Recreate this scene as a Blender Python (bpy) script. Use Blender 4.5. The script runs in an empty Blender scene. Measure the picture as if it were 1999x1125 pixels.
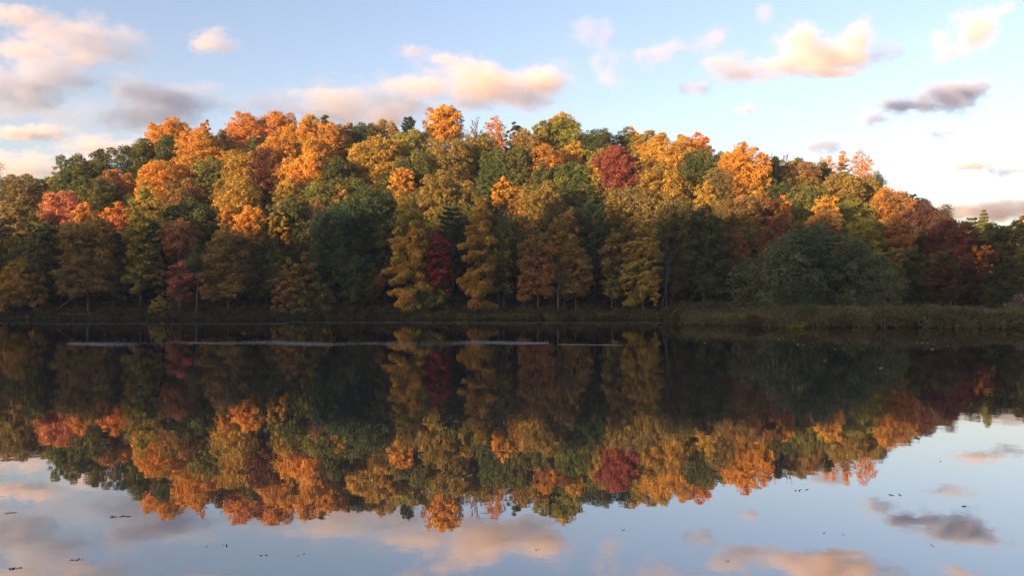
import bpy, math, random
import numpy as np
from mathutils import Vector

R = math.radians
rng = np.random.default_rng(11)
random.seed(5)
scene = bpy.context.scene
COL = scene.collection

# ------------------------------------------------------------------ camera
CX, CY, F = 999.5, 562.5, 1570.0          # photograph centre and focal length in its pixels
HC = 2.1                                   # eye height above the water
PITCH = math.atan((607.0 - CY) / F)
cam = bpy.data.cameras.new('camera')
cam.sensor_width = 36.0
cam.lens = F / 1999.0 * 36.0
cam.clip_start = 0.1
cam.clip_end = 60000.0
camo = bpy.data.objects.new('camera', cam)
camo.location = (0, 0, HC)
camo.rotation_euler = (math.pi / 2 + PITCH, 0, 0)
COL.objects.link(camo)
scene.camera = camo


def at(px, py, Y):
    """the world point at depth Y seen at photograph pixel px, py"""
    u = (px - CX) / F
    v = (CY - py) / F
    dy = math.cos(PITCH) - v * math.sin(PITCH)
    dz = math.sin(PITCH) + v * math.cos(PITCH)
    return (u / dy * Y, Y, HC + dz / dy * Y)


def on_water(px, py):
    v = (CY - py) / F
    dy = math.cos(PITCH) - v * math.sin(PITCH)
    dz = math.sin(PITCH) + v * math.cos(PITCH)
    return at(px, py, -HC * dy / dz)


# ------------------------------------------------------------------ light
SUN_EL, SUN_AZ = R(5.5), R(46)             # low evening sun behind the viewer's left shoulder
SUN_DIR = Vector((-math.sin(SUN_AZ) * math.cos(SUN_EL), -math.cos(SUN_AZ) * math.cos(SUN_EL), math.sin(SUN_EL)))
sun = bpy.data.lights.new('sun', 'SUN')
sun.energy = 3.0
sun.angle = R(0.6)
sun.color = (1.0, 0.73, 0.44)
suno = bpy.data.objects.new('sun', sun)
suno.rotation_euler = SUN_DIR.to_track_quat('Z', 'Y').to_euler()
suno.location = (-60, -90, 60)
COL.objects.link(suno)

world = bpy.data.worlds.new('World')
scene.world = world
world.use_nodes = True
nt = world.node_tree
nt.nodes.clear()
sky = nt.nodes.new('ShaderNodeTexSky')
sky.sky_type = 'NISHITA'
sky.sun_disc = False
sky.sun_elevation = SUN_EL
sky.sun_rotation = math.atan2(SUN_DIR.x, SUN_DIR.y)
sky.altitude = 100
sky.air_density = 1.0
sky.dust_density = 2.3
sky.ozone_density = 1.6
bg = nt.nodes.new('ShaderNodeBackground')
bg.inputs['Strength'].default_value = 0.15
wo = nt.nodes.new('ShaderNodeOutputWorld')
wb = nt.nodes.new('ShaderNodeMix')      # the camera's warm white balance
wb.data_type = 'RGBA'
wb.blend_type = 'MULTIPLY'
wb.inputs[0].default_value = 1.0
wb.inputs[7].default_value = (1.11, 0.915, 0.955, 1)
nt.links.new(sky.outputs[0], wb.inputs[6])
nt.links.new(wb.outputs[2], bg.inputs['Color'])
nt.links.new(bg.outputs[0], wo.inputs['Surface'])

vs = scene.view_settings
vs.view_transform = 'Standard'
vs.look = 'None'
vs.gamma = 1.0
vs.use_curve_mapping = False
vs.exposure = 1.82

cy = scene.cycles
cy.max_bounces = 8
cy.diffuse_bounces = 2
cy.glossy_bounces = 2
cy.transmission_bounces = 2
cy.transparent_max_bounces = 6
cy.volume_bounces = 5
cy.volume_max_steps = 128
cy.caustics_reflective = False
cy.caustics_refractive = False
cy.use_denoising = True
cy.pixel_filter_type = 'BLACKMAN_HARRIS'
cy.filter_width = 1.4


# ------------------------------------------------------------------ helpers
def mesh_from(name, verts, faces_idx, nper, mats, tint=None, hue=None, mat_index=None, smooth=False):
    """a mesh of equal-sided faces from numpy arrays"""
    me = bpy.data.meshes.new(name)
    nv, nf = len(verts), len(faces_idx) // nper
    me.vertices.add(nv)
    me.vertices.foreach_set('co', np.ascontiguousarray(verts, dtype=np.float32).ravel())
    me.loops.add(nf * nper)
    me.loops.foreach_set('vertex_index', np.ascontiguousarray(faces_idx, dtype=np.int32))
    me.polygons.add(nf)
    me.polygons.foreach_set('loop_start', np.arange(0, nf * nper, nper, dtype=np.int32))
    me.polygons.foreach_set('loop_total', np.full(nf, nper, dtype=np.int32))
    for m in mats:
        me.materials.append(m)
    if mat_index is not None:
        me.polygons.foreach_set('material_index', mat_index.astype(np.int32))
    if smooth:
        me.polygons.foreach_set('use_smooth', np.ones(nf, dtype=bool))
    for nm, arr in (('tint', tint), ('hue', hue)):
        if arr is not None:
            a = me.attributes.new(nm, 'FLOAT', 'POINT')
            a.data.foreach_set('value', np.ascontiguousarray(arr, dtype=np.float32))
    me.update(calc_edges=True)
    return me


def link(name, me, parent=None, loc=(0, 0, 0)):
    o = bpy.data.objects.new(name, me)
    COL.objects.link(o)
    o.location = loc
    if parent:
        o.parent = parent
    return o


def thing(name, label, cat, loc=(0, 0, 0), group=None):
    o = bpy.data.objects.new(name, None)
    o.empty_display_size = 0.5
    COL.objects.link(o)
    o.location = loc
    o['label'] = label
    o['category'] = cat
    if group:
        o['group'] = group
    return o


def tag(o, label=None, cat=None, group=None, kind=None):
    for k, v in (('label', label), ('category', cat), ('group', group), ('kind', kind)):
        if v:
            o[k] = v
    return o


def norm(a):
    return a / np.maximum(np.linalg.norm(a, axis=1, keepdims=True), 1e-6)


def cards(c, n, s, aspect=0.62):
    """leaf-shaped rhombs at points c, facing n, half length s"""
    k = len(c)
    r = rng.normal(size=(k, 3))
    t = norm(np.cross(n, r))
    b = np.cross(n, t)
    s = np.asarray(s).reshape(-1, 1)
    bow = n * s * rng.uniform(-0.25, 0.25, (k, 1))
    v = np.stack([c + t * s + bow, c + b * s * aspect, c - t * s + bow, c - b * s * aspect], 1).reshape(-1, 3)
    return v


def tube_arrays(paths, sides=6):
    """paths: list of (points Nx3, radii N); returns verts, quad indices"""
    V, Q, off = [], [], 0
    ang = np.linspace(0, 2 * math.pi, sides, endpoint=False)
    for P, rad in paths:
        P = np.asarray(P, float)
        rad = np.asarray(rad, float)
        d = norm(np.gradient(P, axis=0))
        ref = np.where(np.abs(d[:, 2:3]) > 0.9, np.array([[1.0, 0, 0]]), np.array([[0, 0, 1.0]]))
        a = norm(np.cross(d, ref))
        b = np.cross(d, a)
        ring = P[:, None] + (a[:, None] * np.cos(ang)[None, :, None] + b[:, None] * np.sin(ang)[None, :, None]) * rad[:, None, None]
        n = len(P)
        V.append(ring.reshape(-1, 3))
        i = np.arange(n - 1)[:, None] * sides + np.arange(sides)[None]
        j = np.arange(n - 1)[:, None] * sides + (np.arange(sides)[None] + 1) % sides
        Q.append((np.stack([i, j, j + sides, i + sides], -1) + off).reshape(-1))
        off += n * sides
    return np.concatenate(V), np.concatenate(Q)


# ------------------------------------------------------------------ materials
def new_mat(name):
    m = bpy.data.materials.new(name)
    m.use_nodes = True
    m.node_tree.nodes.clear()
    return m, m.node_tree.nodes, m.node_tree.links


def leaf_material():
    m, N, L = new_mat('foliage')
    oi = N.new('ShaderNodeObjectInfo')
    second = N.new('ShaderNodeAttribute')
    second.attribute_type = 'OBJECT'
    second.attribute_name = 'second_colour'
    tint = N.new('ShaderNodeAttribute')
    tint.attribute_name = 'tint'
    hue = N.new('ShaderNodeAttribute')
    hue.attribute_name = 'hue'
    mix = N.new('ShaderNodeMix')
    mix.data_type = 'RGBA'
    L.new(hue.outputs['Fac'], mix.inputs[0])
    L.new(oi.outputs['Color'], mix.inputs[6])
    L.new(second.outputs['Color'], mix.inputs[7])
    mul = N.new('ShaderNodeVectorMath')
    mul.operation = 'SCALE'
    L.new(mix.outputs[2], mul.inputs[0])
    L.new(tint.outputs['Fac'], mul.inputs['Scale'])
    d = N.new('ShaderNodeBsdfDiffuse')
    t = N.new('ShaderNodeBsdfTranslucent')
    L.new(mul.outputs[0], d.inputs['Color'])
    L.new(mul.outputs[0], t.inputs['Color'])
    ms = N.new('ShaderNodeMixShader')
    ms.inputs[0].default_value = 0.28
    L.new(d.outputs[0], ms.inputs[1])
    L.new(t.outputs[0], ms.inputs[2])
    out = N.new('ShaderNodeOutputMaterial')
    L.new(ms.outputs[0], out.inputs['Surface'])
    return m


def noise_material(name, c1, c2, scale, rough=0.9, bump=0.0, stretch=(1, 1, 1), c3=None):
    m, N, L = new_mat(name)
    tc = N.new('ShaderNodeTexCoord')
    mp = N.new('ShaderNodeMapping')
    mp.inputs['Scale'].default_value = stretch
    L.new(tc.outputs['Object'], mp.inputs[0])
    nz = N.new('ShaderNodeTexNoise')
    nz.inputs['Scale'].default_value = scale
    nz.inputs['Detail'].default_value = 6
    nz.inputs['Roughness'].default_value = 0.65
    L.new(mp.outputs[0], nz.inputs['Vector'])
    cr = N.new('ShaderNodeValToRGB')
    cr.color_ramp.elements[0].position = 0.35
    cr.color_ramp.elements[0].color = (*c1, 1)
    cr.color_ramp.elements[1].position = 0.68
    cr.color_ramp.elements[1].color = (*c2, 1)
    if c3:
        e = cr.color_ramp.elements.new(0.52)
        e.color = (*c3, 1)
    L.new(nz.outputs['Fac'], cr.inputs[0])
    p = N.new('ShaderNodeBsdfPrincipled')
    p.inputs['Roughness'].default_value = rough
    p.inputs['Specular IOR Level'].default_value = 0.05
    L.new(cr.outputs[0], p.inputs['Base Color'])
    if bump:
        bp = N.new('ShaderNodeBump')
        bp.inputs['Strength'].default_value = 1.0
        bp.inputs['Distance'].default_value = bump
        L.new(nz.outputs['Fac'], bp.inputs['Height'])
        L.new(bp.outputs[0], p.inputs['Normal'])
    out = N.new('ShaderNodeOutputMaterial')
    L.new(p.outputs[0], out.inputs['Surface'])
    return m


LEAF = leaf_material()
BARK = noise_material('bark', (0.045, 0.036, 0.028), (0.15, 0.125, 0.10), 3.0, 0.95, 0.03, (3, 3, 0.6))
PALE_BARK = noise_material('pale_bark', (0.09, 0.08, 0.07), (0.20, 0.18, 0.155), 3.0, 0.95, 0.02, (3, 3, 0.6))
TWIG = noise_material('twigs', (0.16, 0.12, 0.11), (0.26, 0.20, 0.18), 2.0, 0.95)
FOREST_FLOOR = noise_material('forest_floor', (0.016, 0.015, 0.010), (0.05, 0.036, 0.02), 0.35, 1.0, 0.15, c3=(0.028, 0.026, 0.015))
ROCK = noise_material('rock', (0.07, 0.068, 0.062), (0.20, 0.19, 0.175), 2.2, 0.85, 0.06)
FAR_WOOD = noise_material('far_wooded_slope', (0.03, 0.035, 0.015), (0.15, 0.08, 0.025), 0.12, 1.0, 0.8, c3=(0.07, 0.06, 0.02))

PAL = {
    'orange': (0.56, 0.250, 0.042), 'orange gold': (0.57, 0.295, 0.045), 'pink orange': (0.53, 0.235, 0.080),
    'gold': (0.44, 0.265, 0.045), 'olive gold': (0.29, 0.195, 0.042), 'yellow green': (0.245, 0.235, 0.046),
    'olive': (0.150, 0.143, 0.040), 'green': (0.075, 0.105, 0.036), 'dark green': (0.056, 0.078, 0.032),
    'pine': (0.055, 0.085, 0.048), 'pale pine': (0.14, 0.15, 0.06), 'rust': (0.28, 0.145, 0.045),
    'brown': (0.185, 0.138, 0.050), 'dark brown': (0.085, 0.052, 0.032), 'bronze': (0.240, 0.172, 0.048),
    'red': (0.31, 0.080, 0.055), 'crimson': (0.220, 0.040, 0.036), 'dark red': (0.105, 0.044, 0.036),
    'salmon': (0.42, 0.140, 0.092), 'pink brown': (0.23, 0.115, 0.07), 'blue green': (0.050, 0.083, 0.048),
    'bush green': (0.115, 0.140, 0.072), 'red brown': (0.155, 0.062, 0.035), 'dark olive': (0.098, 0.100, 0.036),
    'orange red': (0.49, 0.155, 0.045),
}
PAL = {k: tuple(min(.75, c * 1.2) for c in v) for k, v in PAL.items()}
NEXT = {  # the second hue mixed clump by clump
    'orange': 'gold', 'orange gold': 'orange', 'pink orange': 'orange', 'gold': 'olive gold', 'olive gold': 'gold', 'yellow green': 'olive gold',
    'olive': 'yellow green', 'green': 'olive', 'dark green': 'olive', 'pine': 'dark green', 'pale pine': 'olive', 'rust': 'orange',
    'brown': 'bronze', 'dark brown': 'brown', 'bronze': 'olive gold', 'red': 'red brown', 'crimson': 'red', 'dark red': 'red brown',
    'salmon': 'pink orange', 'pink brown': 'rust', 'blue green': 'green', 'bush green': 'blue green', 'red brown': 'rust', 'dark olive': 'olive',
    'orange red': 'orange',
}


# ------------------------------------------------------------------ terrain
SHORE_A = [-1200, 0, 500, 900, 1200, 1290, 1330, 1420, 1560, 1700, 1999, 2500, 3600]
SHORE_Y = [196, 199, 196, 192, 189, 186, 122, 113, 106, 102, 97, 92, 88]
RIDGE_A = [-1200, -300, 0, 100, 150, 250, 300, 350, 460, 620, 760, 870, 960, 1090, 1150, 1250, 1350, 1430, 1500, 1580, 1650, 1700, 1750, 1800, 1850, 1950, 2100, 3600]
RIDGE_PY = [420, 380, 345, 335, 305, 285, 255, 240, 228, 230, 240, 236, 240, 236, 252, 258, 270, 288, 306, 315, 325, 336, 372, 392, 408, 432, 440, 470]
Y_RIDGE = 288.0
RIDGE_H = [max(6.0, at(a, p, Y_RIDGE)[2] - 20.0) for a, p in zip(RIDGE_A, RIDGE_PY)]


def lumps(x, y, s, seed):
    r = np.random.default_rng(seed)
    z = 0
    for k in range(7):
        a = r.uniform(0, 6.28)
        fr = s * r.uniform(0.5, 2.2)
        z = z + np.sin((x * np.cos(a) + y * np.sin(a)) * fr + r.uniform(0, 6.28)) / 7
    return z


def shore_y(a):
    return np.interp(a, SHORE_A, SHORE_Y)


def ground(X, Y):
    X = np.asarray(X, float)
    Y = np.asarray(Y, float)
    a = X / np.maximum(Y, 20.0) * F + CX
    ys = shore_y(a) + 1.6 * lumps(X, Y, 0.22, 3)
    d = Y - ys
    bank = np.where(d < 0, d * 0.12, 0.75 * (1 - np.exp(-np.maximum(d, 0) / 2.2)) + np.where(a > 1310, 0.028, 0.012) * np.maximum(d, 0) * np.exp(-np.maximum(d, 0) / 160))
    yb = np.maximum(ys, 192) + 5
    t = np.clip((Y - yb) / (Y_RIDGE - yb), 0, 1)
    h = 0.55 * t + 0.45 * t * t * (3 - 2 * t)
    hill = np.interp(a, RIDGE_A, RIDGE_H) * h
    back = np.clip((Y - 320) / 400, 0, 1)
    hill = hill * (1 - 0.7 * back)
    bank = bank + np.where((a > 1310) & (d > 2), .55 * np.clip(lumps(X, Y, .09, 51) * 2.2, -.4, 1), 0)
    return bank + hill + np.where(d > 4, 0.5 * lumps(X, Y, 0.12, 8), 0)


aa = np.concatenate([np.arange(-1500, -200, 60), np.arange(-200, 2260, 8), np.arange(2260, 3600, 60)])
yy = np.concatenate([np.arange(70, 94, 4), np.arange(94, 216, 1.2), np.arange(216, 330, 3), np.arange(330, 800, 30)])
AA, YY = np.meshgrid(aa, yy)
XX = (AA - CX) / F * YY
ZZ = ground(XX, YY)
V = np.stack([XX, YY, ZZ], -1).reshape(-1, 3)
na, ny = len(aa), len(yy)
i = np.arange(ny - 1)[:, None] * na + np.arange(na - 1)[None]
Q = np.stack([i, i + 1, i + 1 + na, i + na], -1).reshape(-1)
tag(link('hill', mesh_from('hill', V, Q, 4, [FOREST_FLOOR], smooth=True)), kind='structure')

# the wooded slope behind the viewer that keeps the evening sun off the lower trees
gx = np.arange(-1500, 1000, 3.0)
gy = np.array([-18, -30, -60, -110, -150, -180, -200, -215, -228, -238, -246, -252, -258, -266, -280, -310, -360, -430, -520], float)
TOP = 24.0 + math.tan(SUN_EL) * (200 + 250) / math.cos(SUN_AZ)
prof = np.interp(gy, [-520, -360, -300, -258, -250, -240, -200, -150, -60, -30, -18], [0.3, 0.75, 0.9, 0.99, 1.0, 0.97, 0.72, 0.42, 0.1, 0.03, -0.02])
GX, GY = np.meshgrid(gx, gy)
# its height follows the line between sun and shade on the far trees
sh = np.interp((GX + 450.0 * math.tan(SUN_AZ)) / 200.0 * F + CX, [-600, 100, 300, 450, 620, 760, 1400, 1600, 1750, 2000, 2600], [25, 25, 24, 22.5, 27, 29, 29, 26.5, 24.5, 26, 26])
TOP = TOP + sh - 24.0
GZ = prof[:, None] * TOP + np.clip(prof[:, None] * 3, 0, 1) * (2.6 * lumps(GX, GY, 0.35, 21) + 3.2 * lumps(GX, GY * 0.3, 0.12, 22) + 1.4 * lumps(GX, GY, 0.9, 23))
V = np.stack([GX, GY, GZ], -1).reshape(-1, 3)
na, ny = len(gx), len(gy)
i = np.arange(ny - 1)[:, None] * na + np.arange(na - 1)[None]
Q = np.stack([i + na, i + na + 1, i + 1, i], -1).reshape(-1)
tag(link('hill', mesh_from('opposite_slope', V, Q, 4, [FAR_WOOD], smooth=True)), kind='structure')
# the land all round, below the water
V = np.array([[-9000, -9000, -4], [9000, -9000, -4], [9000, 9000, -4], [-9000, 9000, -4]], float)
tag(link('ground', mesh_from('ground', V, np.arange(4), 4, [FOREST_FLOOR])), kind='structure')


# ------------------------------------------------------------------ water
def water_material():
    m, N, L = new_mat('still_water')
    tc = N.new('ShaderNodeTexCoord')
    n1 = N.new('ShaderNodeTexNoise')
    n1.inputs['Scale'].default_value = 1.3
    n1.inputs['Detail'].default_value = 3
    n2 = N.new('ShaderNodeTexNoise')
    n2.inputs['Scale'].default_value = 0.16
    n2.inputs['Detail'].default_value = 2
    L.new(tc.outputs['Object'], n1.inputs['Vector'])
    L.new(tc.outputs['Object'], n2.inputs['Vector'])
    b1 = N.new('ShaderNodeBump')
    b1.inputs['Distance'].default_value = 0.0012
    b2 = N.new('ShaderNodeBump')
    b2.inputs['Distance'].default_value = 0.006
    L.new(n1.outputs['Fac'], b1.inputs['Height'])
    L.new(n2.outputs['Fac'], b2.inputs['Height'])
    L.new(b1.outputs[0], b2.inputs['Normal'])
    g = N.new('ShaderNodeBsdfGlossy')
    n3 = N.new('ShaderNodeTexNoise')          # patches of breeze
    n3.inputs['Scale'].default_value = 0.035
    n3.inputs['Detail'].default_value = 4
    L.new(tc.outputs['Object'], n3.inputs['Vector'])
    mr = N.new('ShaderNodeMapRange')
    mr.inputs['From Min'].default_value = 0.4
    mr.inputs['From Max'].default_value = 0.7
    mr.inputs['To Min'].default_value = 0.012
    mr.inputs['To Max'].default_value = 0.035
    L.new(n3.outputs['Fac'], mr.inputs['Value'])
    L.new(mr.outputs[0], g.inputs['Roughness'])
    g.inputs['Color'].default_value = (0.79, 0.775, 0.775, 1)
    L.new(b2.outputs[0], g.inputs['Normal'])
    d = N.new('ShaderNodeBsdfDiffuse')
    d.inputs['Color'].default_value = (0.045, 0.044, 0.043, 1)
    fr = N.new('ShaderNodeFresnel')
    fr.inputs['IOR'].default_value = 1.33
    pw = N.new('ShaderNodeMath')
    pw.operation = 'POWER'
    pw.inputs[1].default_value = 0.38
    L.new(fr.outputs[0], pw.inputs[0])
    ms = N.new('ShaderNodeMixShader')
    L.new(pw.outputs[0], ms.inputs[0])
    L.new(d.outputs[0], ms.inputs[1])
    L.new(g.outputs[0], ms.inputs[2])
    out = N.new('ShaderNodeOutputMaterial')
    L.new(ms.outputs[0], out.inputs['Surface'])
    return m


V = np.array([[-2500, -30, 0], [2500, -30, 0], [2500, 420, 0], [-2500, 420, 0]], float)
tag(link('water', mesh_from('water', V, np.arange(4), 4, [water_material()])), kind='structure')


# ------------------------------------------------------------------ trees
def clump_points(lc, lr, n, flat=0.8, under=0.35):
    """n leaf positions and normals over the shells of clumps lc with radii lr"""
    w = lr ** 2
    pick = rng.choice(len(lc), n, p=w / w.sum())
    d = norm(rng.normal(size=(n, 3)))
    low = (d[:, 2] < -0.1) & (rng.random(n) > under)
    d[low, 2] *= -1
    rr = lr[pick] * (0.72 + 0.38 * rng.random(n) ** 0.8)
    p = lc[pick] + d * rr[:, None] * np.array([1, 1, flat])
    nn = norm(d * 0.75 + rng.normal(size=(n, 3)) * 0.42 + np.array([0, 0, 0.18]))
    return p, nn, pick


def crown_boughs(kind, rx, ry, ch, ragged):
    """bough centres and radii: a crown is a bundle of upright plumes, each carrying boughs from its foot to its tip"""
    plumes = []                                   # x, y, foot z, tip z, radius
    if kind == 'column':
        plumes.append((0, 0, 0, ch, min(rx, ry) * .92))
        for k in range(3):
            a = rng.uniform(0, 6.28)
            z = rng.uniform(.1, .6) * ch
            plumes.append((math.cos(a) * rx * .4, math.sin(a) * ry * .4, z, min(ch * .97, z + ch * rng.uniform(.25, .45)), rx * .55))
    elif kind == 'dome':
        nb = int(8 + rx * .9)
        ga = math.pi * (3 - math.sqrt(5))
        for k in range(nb):
            q = math.sqrt((k + .5) / nb) * .86
            a = k * ga + rng.normal(0, .3)
            top = ch * math.sqrt(max(.05, 1 - (q * .97) ** 2)) * rng.uniform(1 - .5 * ragged, 1.0)
            plumes.append((math.cos(a) * rx * q, math.sin(a) * ry * q, 0, top if k else ch, min(rx, ry) * rng.uniform(.26, .42)))
    else:
        n = int(np.clip(round(rx * ry * .16 + 3), 4, 8))
        a0 = rng.uniform(0, 6.28)
        plumes.append((rng.normal(0, .10) * rx, 0, ch * .12, ch, min(rx, ry) * rng.uniform(.50, .66)))
        for k in range(n):
            a = a0 + k * 6.283 / n + rng.normal(0, .25)
            q = rng.uniform(.46, .66)
            r = min(rx, ry) * rng.uniform(.38, .54)
            tip = ch * rng.uniform(.86 - .2 * ragged, .97)
            foot = ch * rng.uniform(0, .30 if kind == 'round' else .16)
            plumes.append((math.cos(a) * (rx - r) * q / .58, math.sin(a) * (ry - r) * q / .58, foot, max(tip, foot + ch * .3), r))
        for k in range(n // 2 + 1):               # low side boughs
            a = rng.uniform(0, 6.28)
            r = min(rx, ry) * rng.uniform(.28, .4)
            foot = ch * rng.uniform(0, .2)
            plumes.append((math.cos(a) * (rx - r), math.sin(a) * (ry - r), foot, foot + ch * rng.uniform(.28, .42), r))
    C, Rr = [], []
    for x, y, z0, z1, r in plumes:
        if kind in ('oval', 'column'):
            r *= .74
        ln = z1 - z0
        m = int(np.clip(6 + ln * r * .42, 8, 40))
        ga = 2.39996
        ph = rng.uniform(0, 6.28)
        for k in range(m):
            f = (k + rng.random()) / m
            prof = math.sqrt(max(0, 1 - f ** 4.5)) * (.66 + .34 * min(1, f / .3)) * rng.uniform(1 - .45 * ragged, 1.06)
            b = r * rng.uniform(.26, .48) * (1 - .15 * f)
            q = max(0, r * prof - b * .6)
            a = ph + k * ga
            C.append((x + math.cos(a) * q, y + math.sin(a) * q, min(z0 + ln * f, z1 - b * .5) + (0 if f > .8 else rng.normal(0, .03) * ln)))
            Rr.append(b)
    if kind in ('oval', 'column'):
        nb = int(7 + ch * .36)
        for k in range(nb):
            f = (k + rng.random()) / nb
            a = rng.uniform(0, 6.28)
            env = math.sqrt(max(0.05, 1 - (max(0, f - .52) / .52) ** 2)) * (.7 + .3 * min(1, f / .25))
            L_ = env * rng.uniform(.62, 1.12)
            r0 = min(rx, ry) * rng.uniform(.16, .26)
            for q in (.55, .78, 1.0):
                C.append((math.cos(a) * (rx - r0 * .5) * L_ * q, math.sin(a) * (ry - r0 * .5) * L_ * q, ch * (.04 + .88 * f) - (q - .5) * r0 * .9))
                Rr.append(r0 * (1.15 - .35 * q))
    C = np.array(C)
    C[:, 2] = np.maximum(C[:, 2], .15)
    return C, np.array(Rr)


def make_crown(name, parent, kind, w, h, base, colour, second, leaf, density=1.0, ragged=0.4, hue_top=None, flat=0.8):
    rx = w / 2
    ry = rx * .75 if kind == 'dome' else min(rx, 7.5) * rng.uniform(0.85, 1.0)
    ch = h - base
    C, Rr = crown_boughs(kind, rx, ry, ch, ragged)
    m = 3
    sd = norm(rng.normal(size=(len(C) * m, 3)))
    SC = np.repeat(C, m, 0) + sd * np.repeat(Rr, m)[:, None] * np.array([1.25, 1.25, .6])
    SR = np.repeat(Rr, m) * rng.uniform(0.35, 0.65, len(SC))
    LC = np.concatenate([C, SC])
    LR = np.concatenate([Rr, SR])
    area = 4 * math.pi * ((rx * ry) ** 1.6 / 3 + 2 * (rx * ch / 2) ** 1.6 / 3) ** (1 / 1.6)
    n = int(density * 2.9 * area / (2 * leaf * leaf * 0.62))
    n = max(1200, min(n, 42000 if kind != 'dome' else 90000))
    w_ = LR ** 2
    pick = rng.choice(len(LC), n, p=w_ / w_.sum())
    d = norm(rng.normal(size=(n, 3)))
    low = (d[:, 2] < -0.2) & (rng.random(n) > .45)
    d[low, 2] *= -1
    rr = LR[pick] * np.abs(rng.normal(.95, .17, n))
    p = LC[pick] + d * rr[:, None] * np.array([1, 1, flat])
    nn = norm(d * 0.75 + rng.normal(size=(n, 3)) * 0.38 + np.array([0, 0, 0.15]))
    v = cards(p, nn, leaf * rng.uniform(0.65, 1.3, n))
    v[:, 2] += base
    ctint = rng.uniform(0.76, 1.24, len(LC))  # leaf variety, widened to paint light and dark clumps into the crown
    tint = ctint[pick] * rng.uniform(0.82, 1.18, n)
    chue = np.clip(0.36 + 1.6 * lumps(LC[:, 0], LC[:, 1] + LC[:, 2], .35, int(rng.integers(1, 99999))) + rng.normal(0, 0.14, len(LC)), 0, 1)
    hue = np.clip(chue[pick] + rng.normal(0, 0.17, n), 0, 1)
    if hue_top is not None:
        hue = np.clip((p[:, 2] / ch - hue_top) * 4 + 0.3 * rng.normal(size=n) + 0.2 * (ctint[pick] - 1), 0, 1)
    me = mesh_from(name, v, np.arange(4 * n), 4, [LEAF], np.repeat(tint, 4), np.repeat(hue, 4))
    o = link('crown', me, parent)
    o.color = (*colour, 1)
    o['second_colour'] = [float(x) for x in second]
    return C + np.array([0, 0, base])


def make_trunk(parent, h, r, tips, mat, lean=(0, 0), name='trunk', top=0.8, limbs=True):
    n = 9
    z = np.linspace(-0.6, h * top, n)
    f = np.linspace(0, 1, n)
    wob = np.cumsum(rng.normal(0, h * 0.004, (n, 2)), 0)
    P = np.stack([lean[0] * f + wob[:, 0], lean[1] * f + wob[:, 1], z], 1)
    P[0, :2] = P[1, :2]
    rad = r * (1 - 0.8 * f) * np.where(f < 0.05, 1.35, 1.0)
    paths = [(P, rad)]
    if limbs and tips is not None and len(tips):
        ids = rng.choice(len(tips), min(len(tips), 9), replace=False)
        for k in ids:
            tip = tips[k]
            zb = min(h * top * 0.95, max(h * 0.25, tip[2] - rng.uniform(0.12, 0.25) * h))
            st = np.array([np.interp(zb, z, P[:, 0]), np.interp(zb, z, P[:, 1]), zb])
            mid = (st + tip) / 2 + np.array([0, 0, -0.04 * h]) * rng.uniform(-0.5, 1)
            r0 = r * 0.42
            paths.append((np.array([st, (st + mid) / 2 + rng.normal(0, .08, 3), mid, (mid + tip) / 2, tip]), np.array([r0, r0 * .8, r0 * .6, r0 * .4, r0 * .15])))
    V, Q = tube_arrays(paths, 7)
    return link(name, mesh_from(name, V, Q, 4, [mat], smooth=True), parent)


def twig_paths(h, w, r, levels=4, start=0.25, spread=0.5, upright=0.7, thin=0.03):
    """a bare branching frame; returns tube paths and the twig tips"""
    paths, tips = [], []

    def grow(p, d, ln, rad, lev):
        n = 4
        pts = [p]
        for _ in range(n):
            d = d + rng.normal(0, 0.10, 3) + np.array([0, 0, 0.05 * upright])
            d = d / np.linalg.norm(d)
            p = p + d * ln / n
            pts.append(p)
        paths.append((np.array(pts), np.linspace(rad, rad * 0.6, n + 1)))
        if lev == 0:
            tips.append(p)
            return
        for _ in range(3 if lev > 1 else 5):
            k = rng.integers(2, n + 1)
            nd = d + rng.normal(0, spread, 3) + np.array([0, 0, 0.25 * upright])
            nd[:2] *= w / (h * 0.45)
            nd = nd / np.linalg.norm(nd)
            grow(pts[k], nd, ln * rng.uniform(0.5, 0.75), max(thin, rad * 0.5), lev - 1)
    grow(np.array([0, 0, -0.5]), np.array([0, 0, 1.0]), h * start + 0.5, r, 0)
    base = paths[-1][0][-1]
    tips.clear()
    for _ in range(4):
        d = np.array([0, 0, 1.0]) + rng.normal(0, 0.35, 3) * np.array([w / (h * .4), w / (h * .4), 0.3])
        grow(base - np.array([0, 0, rng.uniform(0, h * 0.1)]), d / np.linalg.norm(d), h * (1 - start) * 0.45, r * 0.6, levels - 1)
    T = np.array(tips)
    # fit the frame to its height and width
    allp = np.concatenate([q[0] for q in paths])
    zt = allp[:, 2].max()
    wx = max(np.abs(allp[:, 0]).max(), 0.1)
    sc = np.array([w / 2 / wx, w / 2 / wx, h / zt])
    paths = [(q * sc, rr) for q, rr in paths]
    return paths, T * sc


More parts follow.
